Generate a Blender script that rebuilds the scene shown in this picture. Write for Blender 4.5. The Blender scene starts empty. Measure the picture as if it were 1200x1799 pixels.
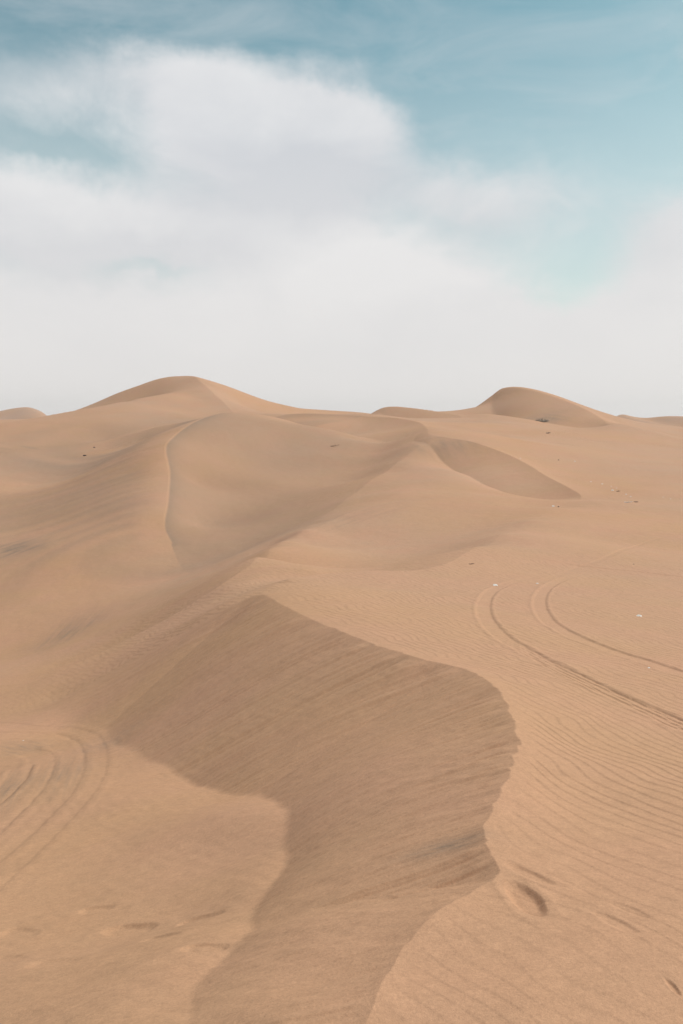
import bpy, math, random
import numpy as np

random.seed(4); rng = np.random.default_rng(4)
sc = bpy.context.scene
R = math.radians
# ------------------------------------------------------------------ camera
EYE = 1.7
FPX = 1399.0                      # focal length in photo pixels (28 mm on a 36 mm side)
PITCH = R(6.5)
cam_d = bpy.data.cameras.new('camera'); cam = bpy.data.objects.new('camera', cam_d)
sc.collection.objects.link(cam); sc.camera = cam
cam_d.sensor_fit = 'VERTICAL'; cam_d.sensor_height = 36.0; cam_d.lens = 28.0
cam_d.clip_start = 0.05; cam_d.clip_end = 20000
cam.location = (0, 0, EYE); cam.rotation_euler = (R(90)-PITCH, 0, 0)
# ------------------------------------------------------------------ light
SUN_EL, SUN_AZ = 45.0, 72.0        # degrees; azimuth clockwise from the viewing direction (+Y) towards +X
sun_d = bpy.data.lights.new('sun', 'SUN'); sun = bpy.data.objects.new('sun', sun_d)
sc.collection.objects.link(sun)
sun_d.energy = 2.7; sun_d.angle = R(11); sun_d.color = (1.0, 0.95, 0.885)
sun.rotation_euler = (R(90-SUN_EL), 0, R(180-SUN_AZ))
sc.view_settings.view_transform = 'Standard'; sc.view_settings.look = 'None'
sc.view_settings.exposure = 0.0; sc.view_settings.gamma = 1.0
sc.view_settings.use_curve_mapping = False

def build_world():
    w = bpy.data.worlds.new('World'); sc.world = w; w.use_nodes = True
    nt = w.node_tree; nt.nodes.clear(); N = nt.nodes.new; L = nt.links.new
    def math_(op, a, b=None, c=None, clamp=False):
        n = N('ShaderNodeMath'); n.operation = op; n.use_clamp = clamp
        for i, v in enumerate((a, b, c)):
            if v is None: continue
            if isinstance(v, (int, float)): n.inputs[i].default_value = v
            else: L(v, n.inputs[i])
        return n.outputs[0]
    def noise(vec, scale, detail, rough, dist=0.0):
        n = N('ShaderNodeTexNoise'); n.inputs['Scale'].default_value = scale
        n.inputs['Detail'].default_value = detail; n.inputs['Roughness'].default_value = rough
        n.inputs['Distortion'].default_value = dist
        L(vec, n.inputs['Vector']); return n
    tc = N('ShaderNodeTexCoord').outputs['Generated']
    sep = N('ShaderNodeSeparateXYZ'); L(tc, sep.inputs[0]); X, Y, Z = sep.outputs
    az0 = math_('ARCTAN2', X, Y); el0 = math_('ARCSINE', Z)
    # sky
    sky = N('ShaderNodeTexSky'); sky.sky_type = 'NISHITA'; sky.sun_disc = False
    sky.sun_elevation = R(SUN_EL); sky.sun_rotation = R(SUN_AZ)
    sky.air_density = 1.0; sky.dust_density = 1.2; sky.ozone_density = 1.0; sky.altitude = 300
    tint = N('ShaderNodeMix'); tint.data_type = 'RGBA'; tint.blend_type = 'MULTIPLY'
    tint.inputs[0].default_value = 1.0; L(sky.outputs[0], tint.inputs[6])
    tint.inputs[7].default_value = SKY_TINT
    # warp of the cloud coordinates
    nz = noise(tc, 3.2, 5, 0.55)
    sc_ = N('ShaderNodeSeparateColor'); L(nz.outputs['Color'], sc_.inputs[0])
    nz2 = noise(tc, 14.0, 6, 0.66)
    sc2 = N('ShaderNodeSeparateColor'); L(nz2.outputs['Color'], sc2.inputs[0])
    az = math_('ADD', az0, math_('MULTIPLY', math_('SUBTRACT', sc_.outputs[0], 0.5), 0.16))
    el = math_('ADD', el0, math_('MULTIPLY', math_('SUBTRACT', sc_.outputs[1], 0.5), 0.13))
    az = math_('ADD', az, math_('MULTIPLY', math_('SUBTRACT', sc2.outputs[0], 0.5), 0.05))
    el = math_('ADD', el, math_('MULTIPLY', math_('SUBTRACT', sc2.outputs[1], 0.5), 0.045))
    dens = None
    for (a, e, sa, se, rot, amp) in CLOUDS:
        dx = math_('SUBTRACT', az, a); dy = math_('SUBTRACT', el, e)
        c, s = math.cos(rot), math.sin(rot)
        p = math_('MULTIPLY', math_('ADD', math_('MULTIPLY', dx, c), math_('MULTIPLY', dy, s)), 1/sa)
        q = math_('MULTIPLY', math_('SUBTRACT', math_('MULTIPLY', dy, c), math_('MULTIPLY', dx, s)), 1/se)
        r2 = math_('ADD', math_('MULTIPLY', p, p), math_('MULTIPLY', q, q))
        r4 = math_('POWER', r2, 1.4)
        g = math_('MULTIPLY', math_('EXPONENT', math_('MULTIPLY', r4, -1.0)), amp)
        dens = g if dens is None else math_('ADD', dens, g)
    # general cover away from the masses in view, and the bank that thickens to the horizon everywhere
    mp = N('ShaderNodeMapping'); mp.inputs['Scale'].default_value = (1, 1, 1.9); L(tc, mp.inputs[0])
    gen = noise(mp.outputs[0], 2.1, 7, 0.56, 0.3)
    g0 = math_('MULTIPLY', math_('SUBTRACT', gen.outputs[0], 0.5), 1.3)
    away = N('ShaderNodeMapRange'); away.inputs[1].default_value = 0.50; away.inputs[2].default_value = 1.0
    away.interpolation_type = 'SMOOTHSTEP'
    zen = math_('SQRT', math_('ADD', math_('MULTIPLY', az0, az0),
                math_('POWER', math_('MAXIMUM', math_('SUBTRACT', el0, 0.12), 0.0), 2.0)))
    L(zen, away.inputs[0])
    gcov = math_('MULTIPLY', math_('ADD', g0, 0.42), away.outputs[0])
    bank = N('ShaderNodeMapRange'); bank.interpolation_type = 'SMOOTHSTEP'
    bank.inputs[1].default_value = 0.18; bank.inputs[2].default_value = 0.06
    bank.inputs[3].default_value = 0.0; bank.inputs[4].default_value = 1.15
    L(math_('ADD', el, math_('MULTIPLY', g0, 0.03)), bank.inputs[0])
    dens = math_('ADD', dens, gcov); dens = math_('ADD', dens, bank.outputs[0])
    dens = math_('ADD', dens, math_('MULTIPLY', g0, 0.30))
    fine = noise(mp.outputs[0], 7.5, 8, 0.62, 0.5)
    dens = math_('ADD', dens, math_('MULTIPLY', math_('SUBTRACT', fine.outputs[0], 0.5), 0.80))
    # high thin veil
    mv = N('ShaderNodeMapping'); mv.inputs['Scale'].default_value = (1.6, 1, 5.0)
    mv.inputs['Rotation'].default_value = (0, R(-28), 0); L(tc, mv.inputs[0])
    veil = noise(mv.outputs[0], 3.0, 8, 0.6, 0.6)
    vr = N('ShaderNodeMapRange'); vr.inputs[1].default_value = 0.44; vr.inputs[2].default_value = 0.68
    vr.inputs[3].default_value = 0.0; vr.inputs[4].default_value = 0.27; L(veil.outputs[0], vr.inputs[0])
    mr = N('ShaderNodeMapRange'); mr.interpolation_type = 'SMOOTHSTEP'
    mr.inputs[1].default_value = -0.06; mr.inputs[2].default_value = 0.95
    L(dens, mr.inputs[0])
    hz = N('ShaderNodeMapRange'); hz.interpolation_type = 'SMOOTHSTEP'; hz.inputs[1].default_value = 0.50; hz.inputs[2].default_value = 0.14
    hz.inputs[3].default_value = 0.0; hz.inputs[4].default_value = 0.58; L(el0, hz.inputs[0])
    thin = math_('MULTIPLY', math_('SUBTRACT', 1.0, vr.outputs[0]), math_('SUBTRACT', 1.0, hz.outputs[0]))
    cov = math_('SUBTRACT', 1.0, math_('MULTIPLY', thin, math_('SUBTRACT', 1.0, mr.outputs[0])))
    cov = math_('MULTIPLY', cov, 0.985, clamp=True)
    # cloud brightness: thick parts slightly shaded, varied by noise
    tone = noise(mp.outputs[0], 4.0, 5, 0.5, 0.2)
    ramp = N('ShaderNodeMix'); ramp.data_type = 'RGBA'
    shade = None
    for (a, e, sa, se, rot, amp) in SHADES:
        p = math_('MULTIPLY', math_('SUBTRACT', az, a), 1/sa); q = math_('MULTIPLY', math_('SUBTRACT', el, e), 1/se)
        g = math_('MULTIPLY', math_('EXPONENT', math_('MULTIPLY', math_('ADD', math_('MULTIPLY', p, p), math_('MULTIPLY', q, q)), -1.0)), amp)
        shade = g if shade is None else math_('ADD', shade, g)
    tn = math_('ADD', math_('MULTIPLY_ADD', math_('SUBTRACT', tone.outputs[0], 0.5), 1.8, 0.55), math_('MULTIPLY', math_('SUBTRACT', fine.outputs[0], 0.5), 0.9))
    L(math_('SUBTRACT', tn, shade, clamp=True), ramp.inputs[0])
    ramp.inputs[6].default_value = CLOUD_DARK; ramp.inputs[7].default_value = CLOUD_LIGHT
    warm = N('ShaderNodeMix'); warm.data_type = 'RGBA'
    wr = N('ShaderNodeMapRange'); wr.inputs[1].default_value = 0.32; wr.inputs[2].default_value = 0.02; L(el0, wr.inputs[0])
    L(wr.outputs[0], warm.inputs[0]); L(ramp.outputs[2], warm.inputs[6]); warm.inputs[7].default_value = CLOUD_LOW
    mix = N('ShaderNodeMix'); mix.data_type = 'RGBA'
    L(cov, mix.inputs[0]); L(tint.outputs[2], mix.inputs[6]); L(warm.outputs[2], mix.inputs[7])
    bg = N('ShaderNodeBackground'); bg.inputs[1].default_value = SKY_STR
    L(mix.outputs[2], bg.inputs[0])
    out = N('ShaderNodeOutputWorld'); L(bg.outputs[0], out.inputs[0])
    w.cycles.sampling_method = 'MANUAL'; w.cycles.sample_map_resolution = 512

SKY_STR = 0.10
SKY_TINT = (1.12, 1.42, 1.06, 1)
CLOUD_DARK = (6.45, 6.65, 7.0, 1); CLOUD_LIGHT = (8.4, 8.4, 8.45, 1); CLOUD_LOW = (8.1, 7.8, 7.65, 1)
def sky_at(px, py):               # photo pixel -> azimuth, elevation
    u, v = (px-600)/FPX, (900-py)/FPX
    y = math.cos(PITCH)+v*math.sin(PITCH); z = -math.sin(PITCH)+v*math.cos(PITCH)
    return math.atan2(u, y), math.asin(z/math.sqrt(u*u+y*y+z*z))
def cl(px, py, rx, ry, rot=0, amp=1.0):
    a, e = sky_at(px, py); return (a, e, rx/FPX*0.95, ry/FPX*0.95, R(rot), amp)
CLOUDS = [
    cl(430, 190, 215, 85, -4, 0.75), cl(620, 225, 130, 52, -8, 0.75), cl(400, 320, 180, 105, -12, 0.85), cl(300, 130, 110, 40, 0, 0.35),
    cl(60, 375, 190, 72, -4, 0.95), cl(230, 410, 240, 48, 0, 0.35),
    cl(610, 500, 260, 120, -4, 1.0), cl(130, 570, 360, 105, 0, 0.95), cl(820, 590, 300, 100, -10, 0.8),
    cl(1240, 430, 140, 80, 12, 0.8), cl(1120, 560, 220, 62, 4, 0.8), cl(800, 345, 150, 40, -6, 0.26),
    cl(60, 130, 150, 60, 0, 0.40), cl(1130, 120, 240, 50, 25, 0.22), cl(560, 330, 120, 80, 0, 0.3), cl(920, 360, 140, 45, 0, .16),
    cl(90, 262, 95, 26, 0, -0.34), cl(960, 370, 230, 100, -10, .22), cl(700, 320, 160, 60, -10, .3), cl(1000, 430, 95, 50, -8, -0.22), cl(290, 466, 60, 10, 0, -0.30), cl(900, 150, 260, 120, -20, -.3), cl(560, 30, 400, 40, 0, -.3),
]
SHADES = [cl(560, 320, 170, 50, 0, .7), cl(300, 440, 200, 38, 0, .7), cl(120, 460, 200, 30, 0, .5), cl(820, 400, 120, 60, 0, .5), cl(1190, 470, 120, 60, 0, .4), cl(620, 480, 260, 80, 0, -.5), cl(420, 250, 200, 90, 0, .15)]
build_world()

# ------------------------------------------------------------------ terrain maths
# the land is a height function z(azimuth, ln distance) about the viewpoint dune:
# smooth thin-plate sheet through surveyed points + sharp crests with slip faces
def W(px, py, Y):
    """world point seen at a photo position, Y metres ahead"""
    u, v = (px-600)/FPX, (900-py)/FPX
    y = math.cos(PITCH)+v*math.sin(PITCH); z = -math.sin(PITCH)+v*math.cos(PITCH)
    k = Y/y
    return (u*k, Y, EYE+z*k)

def hash2(ix, iy, seed):
    h = (ix.astype(np.int64)*374761393 + iy.astype(np.int64)*668265263 + seed*974634777) & 0xffffffff
    h = ((h ^ (h >> 13))*1274126177) & 0xffffffff
    h = (h ^ (h >> 16)) & 0xffffffff
    return h
def pnoise(x, y, seed=0):
    """gradient noise, about -0.7..0.7"""
    ix, iy = np.floor(x), np.floor(y); fx, fy = x-ix, y-iy
    ux, uy = fx*fx*fx*(fx*(fx*6-15)+10), fy*fy*fy*(fy*(fy*6-15)+10)
    def g(ox, oy):
        a = hash2(ix+ox, iy+oy, seed)*(2*math.pi/4294967296.0)
        return np.cos(a)*(fx-ox)+np.sin(a)*(fy-oy)
    a = g(0,0); b = g(1,0); c = g(0,1); d = g(1,1)
    return (a+(b-a)*ux)*(1-uy)+(c+(d-c)*ux)*uy
def fbm(x, y, seed=0, octv=4, gain=0.5):
    s = 0; a = 1.0
    for o in range(octv):
        s = s+a*pnoise(x*2**o+o*7.3, y*2**o-o*3.1, seed+o); a *= gain
    return s
def sstep(a, b, x):
    t = np.clip((x-a)/(b-a), 0, 1); return t*t*(3-2*t)

def catmull(pts, n=7):
    P = np.array(pts, float); P = np.vstack([2*P[0]-P[1], P, 2*P[-1]-P[-2]]); out = []
    for i in range(1, len(P)-2):
        for t in np.linspace(0, 1, n, endpoint=False):
            a, b, c, d = P[i-1], P[i], P[i+1], P[i+2]
            out.append(0.5*((2*b)+(c-a)*t+(2*a-5*b+4*c-d)*t*t+(3*b-a-3*c+d)*t**3))
    out.append(P[-2]); return np.array(out)

def polar(x, y): return np.arctan2(x, y), 0.5*np.log(x*x+y*y+1e-9)

class Curve:
    """a polyline in (azimuth, ln r) with values carried along it"""
    def __init__(s, pts, vals, n=7):
        # pts: world xyz ; vals: rows of carried numbers
        P = np.array(pts, float); f, r = polar(P[:,0], P[:,1])
        A = catmull(np.column_stack([f, r, P[:,2], np.array(vals, float)]), n)
        s.f, s.r, s.z, s.v = A[:,0], A[:,1], A[:,2], A[:,3:]
        s.arc = np.concatenate([[0], np.cumsum(np.hypot(np.diff(s.f), np.diff(s.r)))])
    def fields(s, f, r):
        """slope, reach and ln r blended smoothly from the whole curve"""
        D0 = np.minimum(s.v[:,1], .75*np.minimum(s.arc, s.arc[-1]-s.arc))
        seg = np.gradient(s.arc); sw = 0; A = 0; D = 0; B = 0; C = 0
        for i in range(0, len(s.f), 2 if len(s.f) < 150 else 4):
            w = seg[i]/(((f-s.f[i])**2+(r-s.r[i])**2)+.0004)**1.6
            sw = sw+w; A = A+w*s.v[i,0]; D = D+w*D0[i]; B = B+w*s.r[i]
            C = C+w*s.arc[i]
        return A/sw, D/sw, B/sw, C/sw
    def near(s, f, r):
        """signed distance (left of travel > 0), arc, carried values at nearest point"""
        best = np.full(f.shape, 1e9); sg = np.ones(f.shape); arc = np.zeros(f.shape); idx = np.zeros(f.shape, int); tt = np.zeros(f.shape)
        for i in range(len(s.f)-1):
            ax, ay = s.f[i], s.r[i]; bx, by = s.f[i+1]-ax, s.r[i+1]-ay; L2 = bx*bx+by*by+1e-12
            dx, dy = f-ax, r-ay
            t = np.clip((dx*bx+dy*by)/L2, 0, 1)
            ex, ey = dx-t*bx, dy-t*by; d = ex*ex+ey*ey
            m = d < best*(1-1e-9)
            best = np.where(m, d, best); sg = np.where(m, np.where(bx*dy-by*dx >= 0, 1.0, -1.0), sg)
            idx = np.where(m, i, idx); tt = np.where(m, t, tt)
        d = np.sqrt(best)*sg
        arc = s.arc[idx]*(1-tt)+s.arc[idx+1]*tt
        v = s.v[idx]*(1-tt)[:,None]+s.v[idx+1]*tt[:,None]
        rb = s.r[idx]*(1-tt)+s.r[idx+1]*tt
        return d, arc, v, rb

# ---- crests with slip faces. each row: photo x, photo y, metres ahead, slope, reach (both in polar units)
def crest(rows, lee=1, decay=1.0, n=8, extra=(), scallop=None, streak=None, foot=0.25, feet=None):
    pts, vals = [], []
    for r_ in extra: pts.append(r_[:3]); vals.append(r_[3:5])
    for (px, py, Y, a, D) in rows: pts.append(W(px, py, Y)); vals.append((a, D))
    c = Curve(pts, vals, n); c.lee = lee; c.decay = decay; c.scallop = scallop; c.streak = streak; c.foot = foot
    if feet:
        q = np.array([W(*p) for p in feet]); f_, r_ = polar(q[:,0], q[:,1]); d_, a_, _, _ = c.near(f_, r_)
        o = np.argsort(a_); c.v[:,1] = np.interp(c.arc, a_[o], np.abs(d_[o]))
    c.lo = (c.f.min()-2.2*decay, c.r.min()-2.2*decay); c.hi = (c.f.max()+2.2*decay, c.r.max()+2.2*decay)
    return c
CRESTS = []
front = crest([
    (640, 1799, 1.95, .46, .16), (700, 1675, 2.36, .48, .22), (770, 1600, 2.62, .50, .22), (835, 1562, 2.80, .52, .2), (873, 1530, 2.95, .60, .20),
    (848, 1462, 3.30, .62, .24), (888, 1372, 4.00, .62, .28), (906, 1290, 4.90, .62, .31), (872, 1212, 6.20, .62, .33),
    (820, 1177, 7.20, .58, .33), (730, 1155, 8.00, .53, .33), (640, 1125, 9.50, .47, .32), (550, 1090, 11.5, .40, .30),
    (490, 1060, 13.6, .33, .3), (455, 1045, 15.0, .26, .3), (405, 1067, 15.3, .16, .3), (300, 1128, 15.3, .11, .3), (180, 1195, 15.2, .08, .3), (80, 1243, 14.9, .04, .2), (10, 1266, 14.3, .03, .1), (-150, 1300, 13.4, .03, .05), (-400, 1325, 13.2, .0, .0), (-800, 1340, 13.2, .0, .0)],
    lee=1, decay=0.66, n=16, foot=.022, extra=[(-.38, .85, -.02, 0, .1), (-.17, 1.25, -.03, .25, .12)],
    feet=[(340,1799,2.1),(360,1710,2.6),(400,1640,3.1),(455,1567,3.85),(500,1500,4.45),(508,1450,4.95),(500,1422,5.3),(400,1400,6.4),(312,1380,7.4),(285,1330,8.8),(225,1292,10.8),(160,1287,12)],
    scallop=(1.0,), streak=(0.0105,))
CRESTS.append(front)
CRESTS.append(crest([(750, 757, 82, .0, .02), (760, 765, 78, .35, .05), (830, 777, 73, .55, .10), (900, 802, 67, .62, .135), (960, 836, 59, .62, .13),
    (1000, 857, 54, .6, .085), (1020, 870, 51.5, .5, .035), (1018, 880, 50, .0, .01)], lee=-1, decay=0.22, streak=(0.0014,), foot=.02,
    feet=[(752,775,76),(775,808,68),(830,842,59),(880,862,54),(930,880,50),(965,890,48),(1000,886,48.5)]))
CRESTS.append(crest([(880, 684, 170, .0, .03), (897, 681.5, 166, .34, .06), (940, 687, 158, .46, .12), (1000, 707, 148, .48, .13), (1045, 729, 138, .42, .09), (1066, 744, 128, .3, .02), (1064, 749, 122, 0, .01)],
    lee=-1, decay=0.22, foot=.06, streak=(0.0008,)))
# big left dune: crest with the long streaked flank on its left
left_crest = crest([(420, 727, 98, .0, .2), (385, 727, 95, .15, .14), (340, 742, 86, .26, .16), (306, 765, 78, .30, .16), (289, 787, 72, .34, .16), (296, 830, 65, .32, .16), (293, 880, 57, .28, .16),
    (287, 925, 51.5, .2, .25), (300, 955, 48, .0, .2)], lee=-1, decay=0.5, streak=(0.0040,), foot=.4)
CRESTS.append(left_crest)
# ridge falling from the left peak, and the shelf crest beside it
CRESTS.append(crest([(312, 664, 186, .0, .1), (341, 662, 173, .38, .1), (352, 671, 167, .38, .1), (385, 700, 152, .35, .12), (412, 727, 138, .2, .12), (425, 738, 130, 0, .1)], lee=-1, decay=0.22, foot=.3))
CRESTS.append(crest([(478, 735, 132, .0, .05), (520, 727, 125, .35, .06), (600, 729, 118, .5, .10), (680, 733, 112, .55, .14), (735, 742, 104, .5, .12), (752, 757, 92, .2, .05), (750, 765, 86, 0, .02)],
    lee=-1, decay=0.2, foot=.1))
CRESTS.append(crest([(648, 729, 150, .0, .03), (680, 715, 150, .4, .03), (740, 719, 146, .45, .05), (800, 728, 140, .35, .04), (812, 735, 136, 0, .02)], lee=-1, decay=0.1, foot=.1))
# low crest of the middle dune, hiding the gully behind it
CRESTS.append(crest([(430, 985, 33, .0, .1), (490, 955, 36.5, .10, .15), (560, 925, 40, .2, .2), (640, 893, 44, .25, .2), (740, 879, 46, .2, .15), (850, 868, 50, .0, .1)], lee=1, decay=0.35, foot=.3))

CRESTS.append(crest([(455, 1046, 15.6, 0, .05), (500, 1021, 18, .12, .08), (560, 1010, 19.5, .3, .16), (650, 1003, 20.8, .32, .16), (760, 998, 22, .28, .14), (850, 955, 28, .15, .1), (975, 893, 44.5, 0, .05)], lee=1, decay=.22, foot=.4))
CRESTS.append(crest([(560, 915, 43, 0, .1), (480, 963, 33, .12, .12), (430, 1000, 26, .22, .16), (330, 1066, 22, .28, .2), (200, 1136, 20, .28, .2), (100, 1180, 18.8, .26, .2), (0, 1222, 17.8, .24, .2), (-200, 1300, 16, 0, .1)], lee=-1, decay=.35, foot=.6))
CRESTS.append(crest([(-150, 760, 118, 0, .05), (0, 743, 125, .2, .06), (80, 731, 130, .35, .1), (165, 716, 138, .4, .12), (230, 703, 146, .35, .1), (300, 690, 155, 0, .05)], lee=1, decay=.2, foot=.4))
CRESTS.append(crest([(757, 768, 77, 0, .1), (705, 808, 68, .18, .12), (620, 870, 54, .2, .14), (545, 925, 42, 0, .1)], lee=-1, decay=.25, foot=.6))

def crest_drop(c, f, r, fine=False):
    out = np.zeros(f.shape); d_out = np.full(f.shape, 9.0); arc_out = np.zeros(f.shape)
    m = (f > c.lo[0]) & (f < c.hi[0]) & (r > c.lo[1]) & (r < c.hi[1])
    if not m.any(): return out, d_out, arc_out
    d, arc, v, rb = c.near(f[m], r[m]); d = d*c.lee
    a, D, rb, arcs = c.fields(f[m], r[m])
    L = np.exp(rb)
    arc0 = c.arc[-1]
    # past either end the face dies out round the corner
    for k, j in ((0, 1), (-1, -2)):
        tx, ty = c.f[k]-c.f[j], c.r[k]-c.r[j]; tl = math.hypot(tx, ty)
        e = ((f[m]-c.f[k])*tx+(r[m]-c.r[k])*ty)/tl
        atend = (arc < 1e-9) if k == 0 else (arc > arc0-1e-9)
        D = np.where(atend, D*(1-sstep(0, .95, e/np.maximum(np.abs(d), 1e-6))), D)
    D = np.maximum(D, 1e-4)
    if fine and c.scallop:
        w = np.clip((a-.3)/.3, 0, 1)
        # teeth of the brink: small cusps that carry on as flutes down the face
        t = arc*10+2.2*pnoise(arc*4, arc*0, 3)+.7*pnoise(arc*11, arc*0, 4)
        tooth = np.abs((t-np.floor(t))-0.25); tooth = np.where(t-np.floor(t) < .25, tooth*3, tooth)
        amp = 0.0042*(0.25+1.2*np.clip(0.45+1.2*pnoise(arc*4+9, arc*0, 8), 0, 1))
        amp = amp*np.clip(1.25-(rb-1.2)*.45, .25, 1)
        sh = (0.5-tooth*tooth)*amp*2+0.0062*pnoise(arc*15, arc*0, 9)+0.0032*pnoise(arc*46, arc*0, 5)+0.0015*pnoise(arc*120, arc*0, 6)
        d = d+sh*w*np.exp(-np.abs(d)*3.0)
    dd = np.maximum(d, 0)
    k = c.foot*D
    if fine:
        D = D*(1+.10*pnoise(f[m]*5, r[m]*5, 21)*(1-sstep(1.0, 2.2, dd/D)))
    q = np.clip((dd-D)/(2*k)+.5, 0, 1)                 # smooth clip at the foot
    run = np.where(dd < D-k, dd, np.where(dd > D+k, D, D-k+2*k*(q-q*q*.5)))
    if c.foot < 1 : run = np.minimum(run, D)
    o = -a*L*run*np.exp(-(np.abs(d)/c.decay)**4)
    if fine and c.streak:
        s = c.streak[0]
        on = sstep(0.0, .03, dd)*(1-sstep(D*.85, D*1.35+.02, dd))*np.clip(a*2.2, 0, 1)
        if c.scallop:
            yy = np.cos(f[m])*np.exp(r[m]); arcs = np.log(np.maximum(yy-.06*np.sin(f[m])*np.exp(r[m]), .2))*.95; dd_ = dd; dd = dd*.28
        else: dd_ = dd
        st = pnoise(arcs*30+dd*2.0, dd*1.2, 11)+.7*pnoise(arcs*75+dd*4, dd*2.2, 12)+.45*pnoise(arcs*170+dd*9, dd*5, 13)+.9*pnoise(arcs*13, dd*1.0, 15)
        o = o+st*s*on*L*.35*((.6+.9*np.exp(-dd_/.10))*(.65+.9*np.clip(.5+pnoise(f[m]*8+3, r[m]*6, 17), 0, 1)) if c.scallop else 1)
    out[m] = o; d_out[m] = d; arc_out[m] = arcs
    return out, d_out, arc_out

# ---- surveyed points: photo x, y, metres ahead
PTS = """
1200 1799 1.95; 900 1799 1.95; 1200 1600 2.65; 1000 1600 2.65; 1200 1500 3.2; 1000 1500 3.2; 1200 1400 4.05; 1000 1400 4.0; 1200 1250 6.4; 1000 1300 5.1; 1000 1200 7.3; 1200 1150 10.2;
850 1100 11.6; 1050 1110 12; 700 1060 14; 860 1060 15; 1050 1040 18; 1200 1050 17.5; 600 1030 17; 760 1001 21.5; 650 1008 20; 560 1015 19; 500 1025 18; 900 1000 23; 1000 1000 24; 1200 1000 24.5;
830 965 29; 900 930 35; 975 895 44; 1200 950 34; 1050 950 33; 1100 900 44; 1200 880 50; 1100 860 55; 1040 880 48.5; 1060 840 63; 1200 830 68; 1000 830 66; 1100 800 86; 940 800 74; 850 765 95; 1000 780 95; 1200 775 115; 1100 755 135; 960 750 120; 1180 748 170;
800 757 93; 850 745 112; 900 742 124; 770 745 105; 850 730 140; 1060 752 126; 1000 752 124; 1080 741 150;
600 1006 29.5; 700 990 28; 800 962 31.5; 880 925 38; 540 960 36; 700 930 39.8; 800 900 43; 600 940 39; 900 887 47; 660 895 43.6; 940 893 46.5; 480 1000 30;
965 890 47.5; 900 872 51; 850 853 56; 790 826 62; 760 850 55; 700 868 50; 
750 800 70; 700 830 63; 640 870 53; 590 900 46; 540 925 41; 480 960 39; 430 1000 30; 560 905 49;
560 860 62; 660 815 74; 620 845 66; 480 900 56; 400 940 50; 350 985 45; 300 1020 40; 420 975 40;
400 1032 22; 300 1090 20.5; 200 1140 19.5; 100 1185 18.5; 0 1225 17.5;
400 1058 16.6; 300 1115 16.6; 200 1175 16.4; 100 1225 16.2; 0 1255 15.6; 0 1275 13.6; 120 1272 13.0; 350 1170 12.3; 250 1225 12.6;
120 1110 33; 0 1150 32; 200 1060 37; 0 1080 38; 0 1000 48; 100 1040 41; 
0 960 54; 0 900 65; 0 850 76; 100 900 61; 200 940 50; 150 860 66; 60 810 88; 150 800 92; 0 790 98; 200 790 92; 120 840 77; 230 830 67; 200 900 56; 150 1000 44;
0 765 112; 100 760 112; 200 745 118; 280 750 105; 240 775 96;
0 743 125; 80 731 130; 165 716 138; 230 705 146; 300 690 156; 
250 676 178; 200 694 176; 165 712 172; 280 668 176; 318 663 175; 200 735 156; 150 740 152; 250 715 162; 60 750 148; 345 700 152; 300 725 135; 340 663 172; 
400 681 185; 480 710 190; 560 719 195; 640 726 200; 430 715 160; 480 729 136;
480 737 96; 560 752 92; 640 775 86; 670 794 80; 420 790 80; 350 790 76; 350 850 67; 350 920 56; 480 850 68; 560 800 80; 
600 765 99; 680 790 88; 720 775 90; 560 745 110; 
200 1290 11.3; 120 1290 12.2; 0 1295 12.2; 280 1312 9.4; 310 1380 7.4; 400 1405 6.3; 500 1422 5.3; 508 1480 4.6; 490 1530 4.2; 455 1567 3.85;
0 1400 7.7; 150 1400 7.3; 300 1405 6.75; 250 1450 5.9; 400 1440 5.35; 350 1480 5.1; 430 1500 4.65; 0 1500 5.7; 150 1540 4.9; 300 1560 4.35; 400 1560 4.1; 0 1600 4.4; 150 1620 4.0; 300 1630 3.6; 450 1620 3.25; 560 1600 3.05;
0 1720 3.1; 200 1720 2.75; 400 1720 2.5; 560 1720 2.3; 0 1799 2.55; 300 1799 2.2; 500 1799 2.0;
892 681 168; 865 697 168; 838 716 166; 820 720 165; 850 725 140; 890 734 132; 700 731 160; 780 725 155; 835 717 160; 900 715 152; 640 733 140; 
""".replace('\n', ' ')
HID = [  # world points beyond the frame and behind ridges: x, y, z
    (0, 0, 0), (.6, .6, 0), (-.3, .3, -.02), (1.5, 0, .02), (0, -2, .05), (3, 3, -.1), (6, 6, -.6), (-2, 1, -.55), (-4, 2, -1.1), (-2, -1.5, -.2), (5, 0, .1), (0, -8, -.2), (-8, 0, -2.2), (-6, 5, -2.6), (-15, 8, -5.5),
    (12, 9, -1.4), (14, 3, -1.0), (-12, -12, -2.5), (12, -12, -.5), (40, 20, -3), (40, -20, -2), (-40, -10, -6), (-30, 15, -7), (-45, 40, -7.5), (60, 50, -3), (0, -50, -4), (90, 60, 0), (-80, 60, -4), (-100, 0, -4), (100, 0, -1),
    (0, -150, 0), (150, -100, 2), (-150, -100, 0), (-110, 90, 1), (-160, 130, 2), (130, 130, -1), (250, 0, 4), (-250, 0, 2), (0, -400, 3), (400, 300, -3), (-400, 300, 0), (300, -300, 2), (-300, -300, 2),
    # backs of the dunes
    (40, 182, 2.0), (35, 184, 3.0), (46, 178, 3), (30, 178, 1.5), (-33, 200, 6), (-44, 200, 4), (-55, 200, 0),
    (-60, 230, -3), (0, 260, -2), (60, 230, -3), (30, 200, 0), (110, 220, -3), (-120, 230, -3), (0, 400, -6), (150, 400, -8), (-150, 400, -6), (0, 900, -8), (500, 800, -6), (-500, 800, -8), (0, 1400, -7), (900, 900, -5), (-900, 900, -7),
    (0, -1000, 0), (1000, -200, 0), (-1000, -200, 0), (-33, 110, -2.5+1.7), (40, 195, .5), (22, 148, .8),
]
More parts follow.
